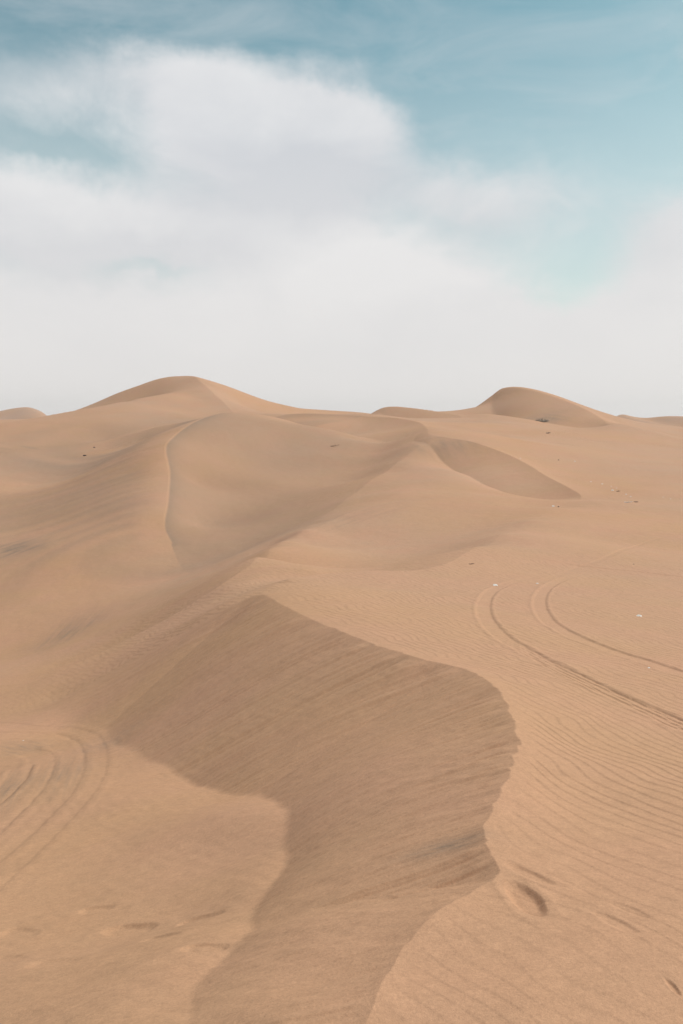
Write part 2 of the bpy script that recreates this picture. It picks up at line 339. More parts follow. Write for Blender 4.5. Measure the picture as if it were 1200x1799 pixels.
def survey():
    P = []
    for s in PTS.split(';'):
        s = s.split()
        if len(s) == 3: P.append(W(*map(float, s)))
    for c in CRESTS:
        m = slice(None, None, 3)
        x = np.sin(c.f[m])*np.exp(c.r[m]); y = np.cos(c.f[m])*np.exp(c.r[m])
        P += list(zip(x, y, c.z[m]))
    P += HID
    return np.array(P, float)
def emb(f, r): return np.column_stack([np.cos(f), np.sin(f), r])
def kern(d2): return 0.5*d2*np.log(d2+1e-12)
def fit():
    P = survey(); f, r = polar(P[:,0], P[:,1]); r = np.maximum(r, math.log(.25))
    drop = sum(crest_drop(c, f, r)[0] for c in CRESTS)
    w = (P[:,2]-drop)/(np.exp(r)+2)
    E = emb(f, r); d2 = ((E[:,None]-E[None])**2).sum(2)
    n = len(E); A = np.zeros((n+4, n+4)); A[:n,:n] = kern(d2)+np.eye(n)*2e-5
    A[:n,n] = 1; A[:n,n+1:] = E; A[n,:n] = 1; A[n+1:,:n] = E.T
    return E, np.linalg.solve(A, np.concatenate([w, np.zeros(4)]))
FE, FW = fit()
def sheet(f, r):
    out = np.empty(f.shape); n = len(FE); e2 = (FE**2).sum(1)
    r = np.maximum(r, math.log(.25))
    for i in range(0, len(f), 20000):
        E = emb(f[i:i+20000], r[i:i+20000])
        d2 = np.maximum((E**2).sum(1)[:,None]+e2[None]-2*E@FE.T, 1e-12)
        out[i:i+20000] = (0.5*d2*np.log(d2))@FW[:n]+FW[n]+E@FW[n+1:]
    return out*(np.exp(r)+2)
def smooth_z(f, r): return sheet(f, r)+sum(crest_drop(c, f, r)[0] for c in CRESTS)

def hit(px, py, z_of=smooth_z, near=1.2, far=700):
    """first meeting of the sight line with the land: world xyz"""
    s = np.exp(np.linspace(math.log(near), math.log(far), 900))
    x1, _, z1 = W(px, py, 1.0); x, y, z = x1*s, s, EYE+(z1-EYE)*s
    f, r = polar(x, y); g = z_of(f, r); k = np.argmax(z < g)
    if not (z < g).any(): k = len(s)-1
    if k > 0:
        a, b = z[k-1]-g[k-1], z[k]-g[k]; t = a/(a-b) if a != b else 0
        return (x[k-1]+(x[k]-x[k-1])*t, y[k-1]+(y[k]-y[k-1])*t, g[k-1]+(g[k]-g[k-1])*t)
    return (x[0], y[0], g[0])

# ---- wheel tracks (photo position of their middle line, width m, depth m)
TRACKS = [
    # the two ruts of the buggy curve on the plateau
    dict(p=[(960,1008),(905,1022),(865,1038),(850,1062),(856,1090),(882,1118),(935,1150),(1000,1183),(1062,1213),(1130,1244),(1200,1274),(1300,1318)], w=.27, h=.017, tread=1),
    dict(p=[(1060,1000),(1000,1015),(962,1032),(948,1056),(958,1085),(990,1109),(1050,1135),(1120,1158),(1200,1184),(1300,1216)], w=.27, h=.018, tread=0),
    dict(p=[(890,975),(960,985),(1040,998),(1110,1004),(1160,1010),(1240,1018)], w=.2, h=.02, tread=0),
    dict(p=[(940,1024),(1000,1004),(1070,978),(1130,955),(1200,938)], w=.22, h=.015, tread=0),
    # loops in the basin
    dict(p=[(-80,1292),(0,1290),(60,1292),(100,1300),(122,1320),(118,1352),(98,1392),(60,1430),(0,1484),(-60,1530)], w=.42, h=.010, tread=0),
    dict(p=[(40,1318),(72,1330),(66,1360),(44,1395),(0,1436),(-60,1490)], w=.36, h=.010, tread=0),
    dict(p=[(40,1345),(20,1375),(-10,1405),(-60,1440)], w=.30, h=.018, tread=0),
    dict(p=[(-60,1276),(40,1278),(110,1283),(158,1300),(165,1335),(150,1378),(118,1420),(60,1475),(0,1528),(-60,1580)], w=.36, h=.007, tread=0),
]
for T in TRACKS:
    T['c'] = None
    q = [hit(*p) for p in T['p']]
    n = len(q); fade = [min(1, i/2.0) if T['p'][0][0] > 100 else 1 for i in range(n)]
    T['c'] = Curve(q, [(a, 0) for a in fade], 6)

PITS = [  # footprints: photo x, y, length, width, turn (deg, from +X towards +Y), depth
    (926, 1580, .26, .12, -62, .024), (935, 1538, .22, .07, -35, .010), (1085, 1622, .20, .06, -50, .007), (1110, 1600, .16, .05, -45, .005),
    (1183, 1735, .09, .02, -80, .006), 
    (228, 1632, .27, .20, 20, .020), (282, 1648, .18, .15, 10, .011), (352, 1612, .22, .13, 20, .015), (35, 1640, .24, .20, 10, .012), (95, 1690, .22, .20, 30, .011), (15, 1684, .18, .14, 15, .009),
    (360, 1668, .18, .12, 20, .014), (170, 1600, .20, .12, 20, .012),
]
PITS = [(hit(a, b), l, w, R(t), d) for a, b, l, w, t, d in PITS]

def height(f, r):
    """full land height and the numbers the sand material needs"""
    z = sheet(f, r); x, y = np.sin(f)*np.exp(r), np.cos(f)*np.exp(r); R_ = np.exp(r)
    lee = np.zeros(f.shape)
    dF = None
    for i, c in enumerate(CRESTS):
        o, d, arc = crest_drop(c, f, r, True); z = z+o
        if i < 3 or i in (5, 6): lee = np.maximum(lee, sstep(0, .004, d)*(d < .6)*sstep(0, .02, -o/R_))
        if i == 0: dF = d
        if i == 3: dL, aL = d, arc
    # ripples
    wx = 0.34*fbm(x*.45, y*.45, 31, 3)+0.05*pnoise(x*2.6, y*2.6, 33)
    q = 14.0*(.92*(x+wx)/(1+np.maximum(y, 0)/14)+.39*14*np.log1p(np.maximum(y, -2)/14))
    q = q+0.55*pnoise(x*1.9, y*1.2, 35)+.42*pnoise(x*4.7, y*3.1, 36)
    fr = q-np.floor(q)
    prof = np.where(fr < .2, sstep(0, .2, fr), 1-((fr-.2)/.8)**.85)-.45
    amp = .0028*(1+np.clip(y, 0, 20)/10)*(.5+.5*sstep(1.8, 4.5, R_))*(.65+.7*np.clip(.5+fbm(x*.35, y*.35, 37, 2), 0, 1.2))
    on = np.where(dF > 8, 1, sstep(-.004, -.035, dF))*(1-sstep(24, 34, R_))
    on = on*(1-sstep(-0.2, -.5, f)*1.0)*np.where(dF > 0, np.where(dF > 8, 1, 0), 1)
    on = np.where((dF > 8) & (r > 2.9), (1-sstep(24, 34, R_))*(f > -.12), on)
    z = z+prof*amp*on
    # gentle secondary ripples on the shaded side and the basin
    q2 = 14*(.5*(x+.4*wx)+.87*y/(1+np.maximum(y, 0)/9)); p2 = np.sin(2*math.pi*(q2+.5*pnoise(x*3, y*3, 41)))
    soft = (1-on)*(1-sstep(9, 16, R_))
    z = z+p2*.0009*soft*np.clip(.5+fbm(x*.8, y*.8, 43, 2)*1.4, 0, 1)
    # unevenness of the land
    z = z+.0045*fbm(x*1.3, y*1.3, 51, 4)*np.clip(R_/3, .5, 3)
    z = z+R_*.0006*fbm(f*14, r*5, 55, 3)*sstep(2.5, 4, r)
    z = z+R_*.010*fbm(f*5, r*4, 58, 3)*sstep(4.9, 5.8, r)
    # disturbed sand at the near left
    dist = sstep(.03, .12, dF)*(dF < 1.5)*sstep(1.55, 1.1, r)
    z = z+.018*dist*fbm(x*1.6+y, y*3.2, 61, 4, .42)
    # footprints
    for (p, l, w, t, d) in PITS:
        dx, dy = x-p[0], y-p[1]; m = (abs(dx) < .6) & (abs(dy) < .6)
        a, b = dx[m]*math.cos(t)+dy[m]*math.sin(t), -dx[m]*math.sin(t)+dy[m]*math.cos(t)
        b = b+.25*w*np.sin(a/l*3)
        e = (a/(l*.5))**2+(b/(w*.5))**2
        e = e*(1+.35*pnoise(dx[m]*9, dy[m]*9, 71)+.06*pnoise(dx[m]*40, dy[m]*40, 72))
        z[m] += -d*(1-sstep(.25, 1.25, e))+d*.14*np.exp(-((np.sqrt(e)-1.45)/.28)**2)
    tr = np.full(f.shape, -1)
    for k, T in enumerate(TRACKS):
        c = T['c']; hw = T['w']*.5
        rr = hw/np.exp(c.r.min())*6
        m = (f > c.f.min()-rr) & (f < c.f.max()+rr) & (r > c.r.min()-rr) & (r < c.r.max()+rr)
        if not m.any(): continue
        d, arc, v, rb = c.near(f[m], r[m]); L = np.exp(rb); dm = d*L; a = v[:,0]
        endc = sstep(0, .02, arc)*sstep(0, .02, c.arc[-1]-arc)
        wob = hw*(1+.14*pnoise(arc*40, arc*0, 81+k))
        e = dm/wob
        # flat-bottomed rut: steep inner wall on one side, low berm thrown out on the other
        inside = 1-sstep(.80, 1.08, np.abs(e))
        cut = -T['h']*inside*(.75+.25*np.clip(e, -1, 1))
        berm = T['h']*.35*np.exp(-((np.abs(e)-1.3)/.2)**2)
        o = (cut+berm)
        zz = z[m]
        if T['tread']:
            s_m = arc*L; tv = sstep(4.5, 9, arc*0+30-L*2)       # cleats show on the near stretch
            cl_ = np.sin(2*math.pi*s_m/.11+np.floor((e+1)*2.5)*2.1)*np.sign(np.sin((e+1)*2.5*math.pi*2))
            o = o+inside*.0050*np.clip(cl_*2, -1, 1)*sstep(12.5, 8.0, L)
        z[m] = zz-(prof[m]*amp[m]*on[m])*inside*.85*a*endc+o*a*endc
        tr[m] = np.where((np.abs(e) < 1.15) & (a*endc > .3), k, tr[m])
    # colour numbers: dark mineral sand, other dark patches, shade painted at the left crest
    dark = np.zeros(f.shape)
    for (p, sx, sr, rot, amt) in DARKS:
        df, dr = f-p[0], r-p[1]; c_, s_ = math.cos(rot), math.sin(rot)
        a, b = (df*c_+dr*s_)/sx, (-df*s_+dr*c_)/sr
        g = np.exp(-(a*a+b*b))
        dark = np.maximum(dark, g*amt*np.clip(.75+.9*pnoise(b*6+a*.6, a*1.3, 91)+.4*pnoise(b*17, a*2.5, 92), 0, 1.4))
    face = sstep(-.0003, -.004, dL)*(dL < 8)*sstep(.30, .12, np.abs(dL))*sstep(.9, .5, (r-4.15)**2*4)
    dark = np.maximum(dark, np.where(dL < 8, .34*face+.55*face*np.exp(dL/.012), 0))  # grey sand on the right face, plus shade painted in a band at the crest
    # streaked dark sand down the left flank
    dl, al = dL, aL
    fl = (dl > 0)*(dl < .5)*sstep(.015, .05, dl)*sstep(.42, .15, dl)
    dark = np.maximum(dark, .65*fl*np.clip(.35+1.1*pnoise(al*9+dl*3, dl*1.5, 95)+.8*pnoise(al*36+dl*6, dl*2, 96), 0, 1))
    return z, lee, np.clip(dark, 0, 1), tr, dF

def pol_at(px, py):
    p = hit(px, py); return polar(np.array(p[0]), np.array(p[1]))
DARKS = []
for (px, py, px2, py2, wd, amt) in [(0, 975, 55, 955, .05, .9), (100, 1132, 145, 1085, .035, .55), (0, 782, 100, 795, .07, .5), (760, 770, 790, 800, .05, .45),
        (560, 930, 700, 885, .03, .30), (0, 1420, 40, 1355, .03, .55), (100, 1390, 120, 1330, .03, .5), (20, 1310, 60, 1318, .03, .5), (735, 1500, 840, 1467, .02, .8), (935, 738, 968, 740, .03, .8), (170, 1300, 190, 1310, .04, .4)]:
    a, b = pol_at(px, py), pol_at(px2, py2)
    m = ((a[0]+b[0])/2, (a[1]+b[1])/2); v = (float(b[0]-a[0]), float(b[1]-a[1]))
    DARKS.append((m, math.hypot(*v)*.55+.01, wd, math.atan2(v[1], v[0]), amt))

# ------------------------------------------------------------------ materials
def mat_nodes(name):
    m = bpy.data.materials.new(name); m.use_nodes = True; nt = m.node_tree
    b = nt.nodes['Principled BSDF']; return m, nt, b
def sand_material():
    m, nt, b = mat_nodes('sand'); N = nt.nodes.new; L = nt.links.new
    geo = N('ShaderNodeNewGeometry').outputs['Position']
    def noise(scale, detail=4, rough=.55, vec=geo):
        n = N('ShaderNodeTexNoise'); n.inputs['Scale'].default_value = scale; n.inputs['Detail'].default_value = detail
        n.inputs['Roughness'].default_value = rough; L(vec, n.inputs['Vector']); return n
    def mixc(fac, a, b_, mode='MIX'):
        n = N('ShaderNodeMix'); n.data_type = 'RGBA'; n.blend_type = mode
        for sck, v in ((0, fac), (6, a), (7, b_)):
            if isinstance(v, (tuple, float, int)): n.inputs[sck].default_value = v
            else: L(v, n.inputs[sck])
        return n.outputs[2]
    def rng_(v, a, b_, c=0., d=1.):
        n = N('ShaderNodeMapRange'); n.inputs[1].default_value = a; n.inputs[2].default_value = b_
        n.inputs[3].default_value = c; n.inputs[4].default_value = d; L(v, n.inputs[0]); return n.outputs[0]
    big = noise(.045, 5); mid = noise(.35, 5); sm = noise(3.5, 5, .6)
    col = mixc(rng_(big.outputs[0], .38, .62), SAND_A, SAND_B)
    col = mixc(rng_(mid.outputs[0], .40, .66, 0, .55), col, SAND_C)
    col = mixc(rng_(sm.outputs[0], .35, .7, 0, .18), col, SAND_D)
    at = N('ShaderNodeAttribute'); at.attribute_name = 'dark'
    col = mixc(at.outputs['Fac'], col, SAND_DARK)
    grain = noise(230, 2, .7); g2 = noise(60, 3, .7)
    for sc2, amt in ((85, .10), (26, .07), (8, .05)):        # salt and pepper of darker and paler grains at every scale
        sp = noise(sc2, 3, .75)
        v = rng_(sp.outputs[0], .3, .7, 1-amt, 1+amt)
        cb = N('ShaderNodeCombineColor'); [L(v, cb.inputs[i]) for i in range(3)]
        col = mixc(1.0, col, cb.outputs[0], 'MULTIPLY')
    col = mixc(rng_(grain.outputs[0], .3, .75, 0, .45), col, mixc(1.0, col, (.62, .60, .58, 1), 'MULTIPLY'))
    L(col, b.inputs['Base Color'])
    b.inputs['Roughness'].default_value = .92; b.inputs['Specular IOR Level'].default_value = .15
    bp = N('ShaderNodeBump'); bp.inputs['Strength'].default_value = .55; bp.inputs['Distance'].default_value = .003
    L(grain.outputs[0], bp.inputs['Height'])
    bp2 = N('ShaderNodeBump'); bp2.inputs['Strength'].default_value = .6; bp2.inputs['Distance'].default_value = .004
    L(g2.outputs[0], bp2.inputs['Height']); L(bp.outputs[0], bp2.inputs['Normal'])
    mpn = N('ShaderNodeMapping'); mpn.inputs['Rotation'].default_value = (0, 0, R(24)); mpn.inputs['Scale'].default_value = (1, 3.2, 1); L(geo, mpn.inputs[0])
    g3 = noise(2.6, 5, .68, mpn.outputs[0])
    wv = N('ShaderNodeTexWave'); wv.wave_type = 'BANDS'; wv.bands_direction = 'Y'; wv.inputs['Scale'].default_value = .85
    wv.inputs['Distortion'].default_value = 4.0; wv.inputs['Detail'].default_value = 3; wv.inputs['Detail Scale'].default_value = .6
    L(mpn.outputs[0], wv.inputs['Vector'])
    wmask = rng_(noise(.12, 3, .5).outputs[0], .46, .62, 0, 1)
    hsum = N('ShaderNodeMath'); hsum.operation = 'MULTIPLY_ADD'; L(wv.outputs[1], hsum.inputs[0]); L(wmask, hsum.inputs[1]); L(g3.outputs[0], hsum.inputs[2])
    bp3 = N('ShaderNodeBump'); bp3.inputs['Strength'].default_value = .5; bp3.inputs['Distance'].default_value = .03
    L(hsum.outputs[0], bp3.inputs['Height']); L(bp2.outputs[0], bp3.inputs['Normal'])
    dist = N('ShaderNodeVectorMath'); dist.operation = 'LENGTH'; L(geo, dist.inputs[0])
    L(rng_(dist.outputs['Value'], 10, 45, 0, .6), bp3.inputs['Strength'])
    L(bp3.outputs[0], b.inputs['Normal'])
    return m
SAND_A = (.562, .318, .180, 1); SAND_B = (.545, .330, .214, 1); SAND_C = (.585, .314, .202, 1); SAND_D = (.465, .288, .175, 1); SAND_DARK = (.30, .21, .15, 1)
SAND = sand_material()

# ------------------------------------------------------------------ land meshes
def build_land():
    # azimuth columns: dense across the view, coarse round the back
    cols = np.concatenate([np.linspace(-math.pi, -1.0, 50, endpoint=False), np.linspace(-1.0, -.46, 55, endpoint=False),
                           np.linspace(-.46, .46, NCOL, endpoint=False), np.linspace(.46, 1.0, 55, endpoint=False), np.linspace(1.0, math.pi, 51)])
    # distance rows, density per unit ln r
    kn = np.array([math.log(.3), 0.3, .6, 1.6, 2.2, 2.9, 4.0, 4.6, 5.3, 5.6, 6.9]); dn = np.array([30, 150, 620, 560, 420, 330, 330, 300, 150, 50, 12.])*ROWK
    xs = np.linspace(kn[0], kn[-1], 8000); cum = np.concatenate([[0], np.cumsum(np.interp(.5*(xs[1:]+xs[:-1]), kn, dn)*np.diff(xs))])
    nr = int(cum[-1]); rows = np.interp(np.linspace(0, cum[-1], nr), cum, xs)
    nc = len(cols)
    F, Rr = np.meshgrid(cols, rows); f, r = F.ravel(), Rr.ravel()
    z, lee, dark, tr = np.empty(f.shape), np.empty(f.shape), np.empty(f.shape), np.empty(f.shape, int)
    dfr = np.empty(f.shape)
    def job(i):
        s = slice(i, i+60000); z[s], lee[s], dark[s], tr[s], dfr[s] = height(f[s], r[s])
    from concurrent.futures import ThreadPoolExecutor
    with ThreadPoolExecutor(4) as ex: list(ex.map(job, range(0, len(f), 60000)))
    x, y = np.sin(f)*np.exp(r), np.cos(f)*np.exp(r)
    Z = z.reshape(nr, nc); Z[:, -1] = Z[:, 0]
    P = np.stack([x.reshape(nr, nc), y.reshape(nr, nc), Z], 2)
    # vertex normals of the whole land so that the pieces join without a seam
    du = np.gradient(P, axis=1); dv = np.gradient(P, axis=0)
    Nn = np.cross(du, dv); Nn /= np.linalg.norm(Nn, axis=2, keepdims=True)+1e-12
    Nn *= np.sign(Nn[..., 2:3])
    V = P.reshape(-1, 3); NN = Nn.reshape(-1, 3)
    ii = (np.arange(nr-1)[:,None]*nc+np.arange(nc-1)[None]).ravel()
    quads = np.stack([ii, ii+1, ii+nc+1, ii+nc], 1)
    reg = region(f[ii], r[ii], tr[ii], dfr[ii])
    print('land quads', len(quads))
    for k, (name, label) in enumerate(REGIONS):
        Q = quads[reg == k]
        if len(Q) == 0: continue
        used, inv = np.unique(Q, return_inverse=True); inv = inv.reshape(Q.shape)
        me = bpy.data.meshes.new(name)
        me.vertices.add(len(used)); me.vertices.foreach_set('co', V[used].astype(np.float32).ravel())
        me.loops.add(inv.size); me.loops.foreach_set('vertex_index', inv.astype(np.int32)[:, ::-1].ravel() if FLIP else inv.astype(np.int32).ravel())
        me.polygons.add(len(Q)); me.polygons.foreach_set('loop_start', np.arange(0, inv.size, 4, dtype=np.int32))
        me.update(calc_edges=True)
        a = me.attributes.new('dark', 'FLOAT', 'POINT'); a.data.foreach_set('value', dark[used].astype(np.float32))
        me.polygons.foreach_set('use_smooth', np.ones(len(Q), bool))
        me.normals_split_custom_set_from_vertices(NN[used].astype(np.float32))
        me.materials.append(SAND)
        o = bpy.data.objects.new(name, me); sc.collection.objects.link(o)
        o['kind'] = 'structure'; o['label'] = label
    # the ground under the viewpoint
    n0 = len(cols)-1
    me = bpy.data.meshes.new('sand_underfoot'); ring = [tuple(v) for v in V[:n0]]
    c0 = (0, 0, float(np.mean(Z[0, :n0])))
    me.from_pydata(ring+[c0], [], [(i, n0, (i+1) % n0) for i in range(n0)]); me.materials.append(SAND)
    o = bpy.data.objects.new('sand_underfoot', me); sc.collection.objects.link(o); o['kind'] = 'structure'; o['label'] = 'sand right under the viewpoint'
NCOL, ROWK, FLIP = 760, 0.95, False

REGIONS = [
    ('sand_ground', 'open sand ground round and between the dunes'),
    ('rippled_sand_slope', 'rippled windward sand slope at the near right'),
    ('slip_face', 'large smooth slip face falling left from the jagged near brink'),
    ('sand_basin', 'brown sand basin at the lower left with looping wheel marks'),
    ('left_dune', 'big dune at the left with a curved crest and streaked flank'),
    ('left_peak_dune', 'tallest pointed dune on the skyline at the left'),
    ('right_peak_dune', 'flat topped pointed dune on the skyline at the right'),
    ('curved_dune', 'dune with a curved dark slip face right of centre'),
    ('middle_dune', 'low smooth dune in the middle behind the rippled slope'),
    ('sand_hillside', 'wide smooth hillside at the right scattered with pale scraps'),
    ('tyre_track', 'left rut of the curved tyre tracks across the rippled sand'),
    ('tyre_track', 'right rut of the curved tyre tracks across the rippled sand'),
    ('tyre_track', 'thin straight wheel track beyond the curved tracks'),
    ('tyre_track', 'faint wheel track climbing right beyond the curved tracks'),
    ('tyre_track', 'broad wheel loop in the sand basin at the lower left'),
    ('tyre_track', 'inner wheel loop in the sand basin at the lower left'),
    ('tyre_track', 'short innermost wheel mark in the basin at the left edge'),
    ('tyre_track', 'shallow outermost wheel loop in the sand basin'),
]
# plan outlines in photo positions + metres ahead
OUT = {
    4: [(200,790,92),(290,750,104),(400,722,104),(500,735,100),(680,790,84),(640,840,66),(480,900,56),(300,1025,40),(90,1140,31),(0,1050,42),(0,960,54),(100,860,72)],
    5: [(0,760,112),(-200,745,118),(-300,720,150),(100,660,230),(400,640,240),(660,715,215),(650,729,165),(480,732,134),(400,722,106),(280,752,104),(120,765,110)],
    6: [(830,718,175),(870,660,210),(960,650,215),(1090,738,150),(1064,752,122),(1000,754,121),(860,745,128),(815,735,140)],
    7: [(748,757,88),(760,765,79.5),(830,777,74),(900,802,68),(960,836,60),(1022,870,52),(965,891,47.5),(850,853,55),(700,868,50),(590,900,45.5),(480,960,35.5),(430,1000,29.5),(400,1032,24),(300,1025,38),(480,900,56),(640,840,66),(680,790,84)],
    8: [(430,1003,29),(480,960,35),(590,900,45),(700,868,49.5),(850,853,54.5),(965,891,47),(900,930,35),(760,1000,22.5),(600,1015,20.5),(480,1028,20)],
    9: [(760,764,80),(800,745,108),(860,745,128),(1000,754,121),(1064,752,122),(1090,738,150),(1500,735,160),(1500,900,44),(1100,905,43),(965,891,47.5),(1022,872,51.5),(960,836,59),(900,802,67),(830,777,73)],
    3: [(-500,1290,13),(0,1270,15),(120,1283,12.6),(280,1308,9.6),(310,1380,7.4),(400,1403,6.3),(500,1420,5.3),(508,1480,4.6),(490,1530,4.2),(455,1570,3.85),(300,1799,1.6),(-500,1799,1.6)],
}
def inside(poly, f, r):
    P = [W(*p) for p in poly]; v = [polar(np.array(p[0]), np.array(p[1])) for p in P]; n = len(v); c = np.zeros(f.shape, bool)
    for i in range(n):
        (x1, y1), (x2, y2) = v[i], v[i-1]
        if y1 == y2: continue
        c ^= ((y1 > r) != (y2 > r)) & (f < (x2-x1)*(r-y1)/(y2-y1)+x1)
    return c
def region(f, r, tr, d):
    g = np.zeros(f.shape, int)
    near = (r < 3.15) & (np.abs(f) < 1.2)
    g[near & (d <= 0)] = 1; g[near & (d > 0)] = 2
    g[(r < 3.15) & (f >= 1.2)] = 1
    g[(r >= 3.15) & (r < 3.9) & (f > .0) & (f < 1.2)] = 1
    for k in (3, 8, 7, 4, 5, 6, 9): g[inside(OUT[k], f, r)] = k
    g = np.where(tr >= 0, 10+tr, g)
    return g
build_land()

# ------------------------------------------------------------------ far dunes: solid mounds of their own
def far_dune(name, label, cx, cy, prof, depth, base):
    """prof: list of (x, height) along the crest; gentle back, steeper front"""
    n = len(prof); xs = np.linspace(prof[0][0], prof[-1][0], 90)
    hs = np.interp(xs, [p[0] for p in prof], [p[1] for p in prof])
    hs = np.convolve(np.pad(hs, 2, mode='edge'), [.1, .2, .4, .2, .1], 'valid')
    M = 27; vs, fs = [], []
    for j in range(M):
        t = j/(M-1)*2-1
        for i, (x, h) in enumerate(zip(xs, hs)):
            wob = depth*.25*math.sin(i*.11+cx)
            k = max(0, 1-abs(t))**1.1*(1-.12*math.sin(t*5+i*.15))
            vs.append((cx+x, cy+t*depth+wob*(1-abs(t)), base+(h-base)*k))
    nx = len(xs)
    for j in range(M-1):
        for i in range(nx-1): a = j*nx+i; fs.append((a, a+1, a+nx+1, a+nx))
    me = bpy.data.meshes.new(name); me.from_pydata(vs, [], fs); me.polygons.foreach_set('use_smooth', [True]*len(fs)); me.materials.append(SAND)
    o = bpy.data.objects.new(name, me); sc.collection.objects.link(o); o['kind'] = 'structure'; o['label'] = label
def hp(px, py, Y): p = W(px, py, Y); return (p[0], p[2])
far_dune('far_left_dune', 'pale distant dune on the horizon at the left edge', 0, 620, [hp(-330, 748, 620), hp(-200, 728, 620), hp(-90, 732, 620), hp(0, 723, 620), hp(35, 722, 620), hp(66, 727, 620), hp(110, 745, 620)], 70, -16)
far_dune('far_right_dune', 'pale distant peaked dune on the horizon at the right edge', 0, 330, [hp(1050, 752, 330), hp(1086, 738, 330), hp(1104, 727, 330), hp(1120, 721, 330), hp(1136, 729, 330), hp(1155, 735, 330), hp(1180, 734, 330), hp(1210, 737, 330), hp(1330, 728, 330), hp(1500, 748, 330)], 70, -5)

# ------------------------------------------------------------------ thin desert air
def build_haze():
    x0, x1, y0, y1, z0, z1 = -1010, 1010, -1010, 1010, -40, 22
    v = [(x, y, z) for x in (x0, x1) for y in (y0, y1) for z in (z0, z1)]
    f = [(0, 1, 3, 2), (4, 6, 7, 5), (0, 4, 5, 1), (2, 3, 7, 6), (0, 2, 6, 4), (1, 5, 7, 3)]
    me = bpy.data.meshes.new('haze'); me.from_pydata(v, [], f)
    m = bpy.data.materials.new('haze'); m.use_nodes = True; nt = m.node_tree; nt.nodes.clear()
    o_ = nt.nodes.new('ShaderNodeOutputMaterial'); p = nt.nodes.new('ShaderNodeVolumePrincipled')
    p.inputs['Color'].default_value = (.99, .985, .98, 1); p.inputs['Density'].default_value = HAZE; p.inputs['Anisotropy'].default_value = .3
    nt.links.new(p.outputs[0], o_.inputs['Volume']); me.materials.append(m)
    o = bpy.data.objects.new('haze', me); sc.collection.objects.link(o); o['kind'] = 'stuff'; o['label'] = 'thin pale haze in the desert air'
HAZE = 0.0004
build_haze()

# ------------------------------------------------------------------ small things lying on the sand
import bmesh
def plain(name, col, rough=.8, var=.5):
    m, nt, b = mat_nodes(name); N = nt.nodes.new; L = nt.links.new
    n = N('ShaderNodeTexNoise'); n.inputs['Scale'].default_value = 18; n.inputs['Detail'].default_value = 5
    tc = N('ShaderNodeTexCoord'); L(tc.outputs['Object'], n.inputs['Vector'])
    r_ = N('ShaderNodeValToRGB'); r_.color_ramp.elements[0].position = .3; r_.color_ramp.elements[1].position = .7
    r_.color_ramp.elements[0].color = tuple(c*(1-var*.5) for c in col[:3])+(1,); r_.color_ramp.elements[1].color = col
    L(n.outputs[0], r_.inputs[0]); L(r_.outputs[0], b.inputs['Base Color'])
    b.inputs['Roughness'].default_value = rough
    bp = N('ShaderNodeBump'); bp.inputs['Distance'].default_value = .004; L(n.outputs[0], bp.inputs['Height']); L(bp.outputs[0], b.inputs['Normal'])
    return m
WOOD = plain('weathered_wood', (.085, .055, .038, 1)); TAN = plain('bleached_wood', (.30, .20, .13, 1))
WHITE = plain('bleached_shell', (.80, .76, .70, 1), .55, .25); ROCK = plain('dark_stone', (.10, .075, .06, 1)); BUSH = plain('dry_scrub', (.20, .135, .085, 1))
def tube(bm, pts, rad, sides=7):
    rings = []
    for i, p in enumerate(pts):
        p = np.array(p, float); q = np.array(pts[min(i+1, len(pts)-1)])-np.array(pts[max(i-1, 0)]); q = q/np.linalg.norm(q)
        a = np.cross(q, (0, 0, 1.)); a = a/(np.linalg.norm(a)+1e-9); b = np.cross(a, q)
        rr = rad[i]; rings.append([bm.verts.new(p+(a*math.cos(t)+b*math.sin(t))*rr*(1+.12*random.uniform(-1, 1))) for t in np.linspace(0, 2*math.pi, sides, endpoint=False)])
    for u, v in zip(rings, rings[1:]):
        for k in range(sides): bm.faces.new((u[k], u[(k+1) % sides], v[(k+1) % sides], v[k]))
    bm.faces.new(rings[0][::-1]); bm.faces.new(rings[-1])
def link(name, bm, mat, loc, label, cat, group=None):
    bmesh.ops.recalc_face_normals(bm, faces=bm.faces)
    me = bpy.data.meshes.new(name); bm.to_mesh(me); bm.free(); me.materials.append(mat)
    o = bpy.data.objects.new(name, me); sc.collection.objects.link(o); o.location = loc
    o['label'] = label; o['category'] = cat
    if group: o['group'] = group
    return o
def stick(px, py, lpx, ang, mat, label, thick=.10, group=None):
    p = hit(px, py); m = p[1]/FPX; L_ = lpx*m; a = R(ang); bm = bmesh.new()
    d = (math.cos(a), math.sin(a)); n = 6
    pts = [((t-.5)*L_*d[0]+random.uniform(-.04, .04)*L_, (t-.5)*L_*d[1]+random.uniform(-.06, .06)*L_, L_*(.05+.14*t*t)) for t in np.linspace(0, 1, n)]
    tube(bm, pts, [L_*thick*(.55-.28*i/(n-1)) for i in range(n)])
    k = pts[3]; tube(bm, [k, (k[0]+d[1]*.14*L_, k[1]-d[0]*.14*L_, k[2]+.10*L_), (k[0]+d[1]*.2*L_, k[1]-d[0]*.2*L_, k[2]+.20*L_)], [L_*thick*.3, L_*thick*.22, L_*thick*.1], 5)
    return link('stick', bm, mat, p, label, 'stick', group)
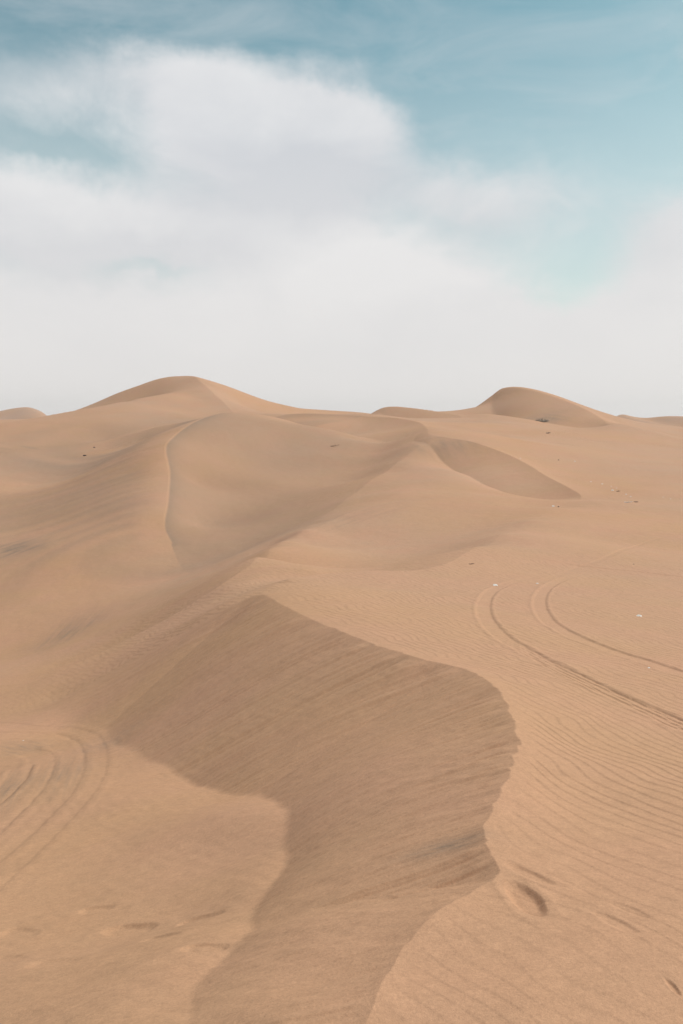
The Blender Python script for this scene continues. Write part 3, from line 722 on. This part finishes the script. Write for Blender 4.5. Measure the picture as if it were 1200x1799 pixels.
def scrap(px, py, wpx, mat, label, ratio=.55, up=.35, group='pale scraps scattered over the sand', cat='scrap'):
    """a thin curled shard of shell or plastic, half buried"""
    p = hit(px, py); w = wpx*p[1]/FPX; bm = bmesh.new(); nu, nv = 7, 4; V = {}
    rot = random.uniform(-.5, .5)
    for s in (0, 1):
        for i in range(nu):
            for j in range(nv):
                u, v = i/(nu-1)-.5, j/(nv-1)-.5
                e = math.sqrt(max(.02, 1-(2*u)**2*.85)); x = u*w*(1+.08*math.sin(j*2.1+px)); y = v*w*ratio*e*(1+.2*math.sin(i*1.7+py))
                z = up*w*(.35+.8*v+.25*math.cos(u*5))*.8+.05*w*math.sin(i*2.3+j)-s*.06*w
                V[s, i, j] = bm.verts.new((x*math.cos(rot)-y*math.sin(rot), x*math.sin(rot)+y*math.cos(rot), z))
    for i in range(nu-1):
        for j in range(nv-1):
            for s in (0, 1): bm.faces.new((V[s,i,j], V[s,i+1,j], V[s,i+1,j+1], V[s,i,j+1]))
    for i in range(nu-1):
        for j in (0, nv-1): bm.faces.new((V[0,i,j], V[0,i+1,j], V[1,i+1,j], V[1,i,j]))
    for j in range(nv-1):
        for i in (0, nu-1): bm.faces.new((V[0,i,j], V[0,i,j+1], V[1,i,j+1], V[1,i,j]))
    return link('scrap', bm, mat, p, label, cat, group)
def stone(px, py, wpx, mat, label):
    p = hit(px, py); w = wpx*p[1]/FPX*.5; bm = bmesh.new(); bmesh.ops.create_icosphere(bm, subdivisions=2, radius=w)
    for v in bm.verts:
        k = 1+.22*math.sin(v.co.x/w*3.1+px)+.15*math.sin(v.co.y/w*4+py); v.co = (v.co.x*k*1.15, v.co.y*k*.8, v.co.z*.55*k+w*.2)
    return link('stone', bm, mat, p, label, 'stone')
stick(963, 762, 9, -50, WOOD, 'crooked dark stick on the smooth hillside under the right skyline dune', .16)
stick(828, 992, 9, -8, WOOD, 'short dark broken stick on the rippled sand beyond the left tyre track', .16)
stick(588, 785, 16, -12, TAN, 'thin brown stick lying high on the round left dune', .07)
stick(1104, 884, 14, -35, WHITE, 'long bleached white stick lying beside a short dark stick', .11)
stick(1117, 883, 7, -45, WOOD, 'short dark stick beside the long bleached white stick', .26)
stick(1086, 864, 7, -35, TAN, 'stubby brown stick among the pale scraps on the hillside', .2)
stone(149, 801, 4.5, ROCK, 'lower left of two dark stones on the left dune flank')
stone(166, 787, 3.2, ROCK, 'upper right of two dark stones on the left dune flank')
stone(1113, 992, 2.5, ROCK, 'tiny dark stone alone on the sand above the thin wheel track')
stone(981, 809, 3, ROCK, 'small brown stone left of a white scrap on the upper hillside')
stone(981, 891, 3, ROCK, 'small dark stone at the foot of the curved slip face')
for px, py, w, lab in [
    (1010, 811, 3.2, 'single white scrap right of a brown stone on the upper hillside'),
    (914, 806, 2.6, 'tiny pale scrap just above the curved slip face crest'),
    (1038, 847, 3, 'white scrap leftmost in the scatter right of the slip face'),
    (1058, 851, 3.4, 'white scrap second from the left in the hillside scatter'),
    (1074, 855, 2.6, 'small pale scrap above the biggest scrap of the scatter'),
    (1076, 862, 4.6, 'curled white scrap left of the stubby brown stick'),
    (1083, 858, 2.2, 'tiny pale scrap just above the stubby brown stick'),
    (1100, 869, 3.4, 'pale scrap above the long bleached white stick'),
    (1108, 873, 2.6, 'small pale scrap just above the short dark stick'),
    (1165, 874, 2.4, 'faint pale scrap left one of two near the right edge'),
    (1178, 877, 2.4, 'faint pale scrap right one of two near the right edge'),
    (972, 890, 5.5, 'white scrap half buried at the foot of the curved slip face'),
    (870, 1029, 9, 'flat pale scrap at the far bend of the left tyre track'),
    (944, 1026, 5, 'small pale scrap at the far bend of the right tyre track'),
    (1123, 1083, 10, 'curled white scrap on the ripples inside the right tyre track'),
    (1140, 1174, 4.5, 'small round white scrap between the two tyre tracks'),
    (41, 1302, 3.5, 'tiny white scrap beside the wheel loops in the basin')]:
    scrap(px, py, w, WHITE, lab, up=.30)
# dry scrub on the crest under the right skyline dune
def scrub(px, py, wpx, hpx, label):
    p = hit(px, py); m = p[1]/FPX; bm = bmesh.new()
    for k in range(70):
        a = random.uniform(0, 2*math.pi); rr = random.random()**.6; x, y = math.cos(a)*rr*wpx*.5*m, math.sin(a)*rr*wpx*.35*m
        h = hpx*m*(1-.7*rr)*random.uniform(.5, 1.1); dx, dy = random.uniform(-.5, .5)*h, random.uniform(-.5, .5)*h
        tube(bm, [(x, y, -.05), (x+dx*.5, y+dy*.5, h*.55), (x+dx*1.4, y+dy*1.4, h)], [.035, .028, .010], 4)
    bmesh.ops.create_icosphere(bm, subdivisions=2, radius=1.0)
    for v in bm.verts[-42:]: v.co = (v.co.x*wpx*.5*m, v.co.y*wpx*.35*m, v.co.z*hpx*.35*m*(1+.5*math.sin(v.co.x*5+v.co.y*3)))
    o = link('dry_scrub', bm, BUSH, p, label, 'scrub')
scrub(952, 741, 30, 6, 'low brown scrub patch on the rise under the right skyline dune')
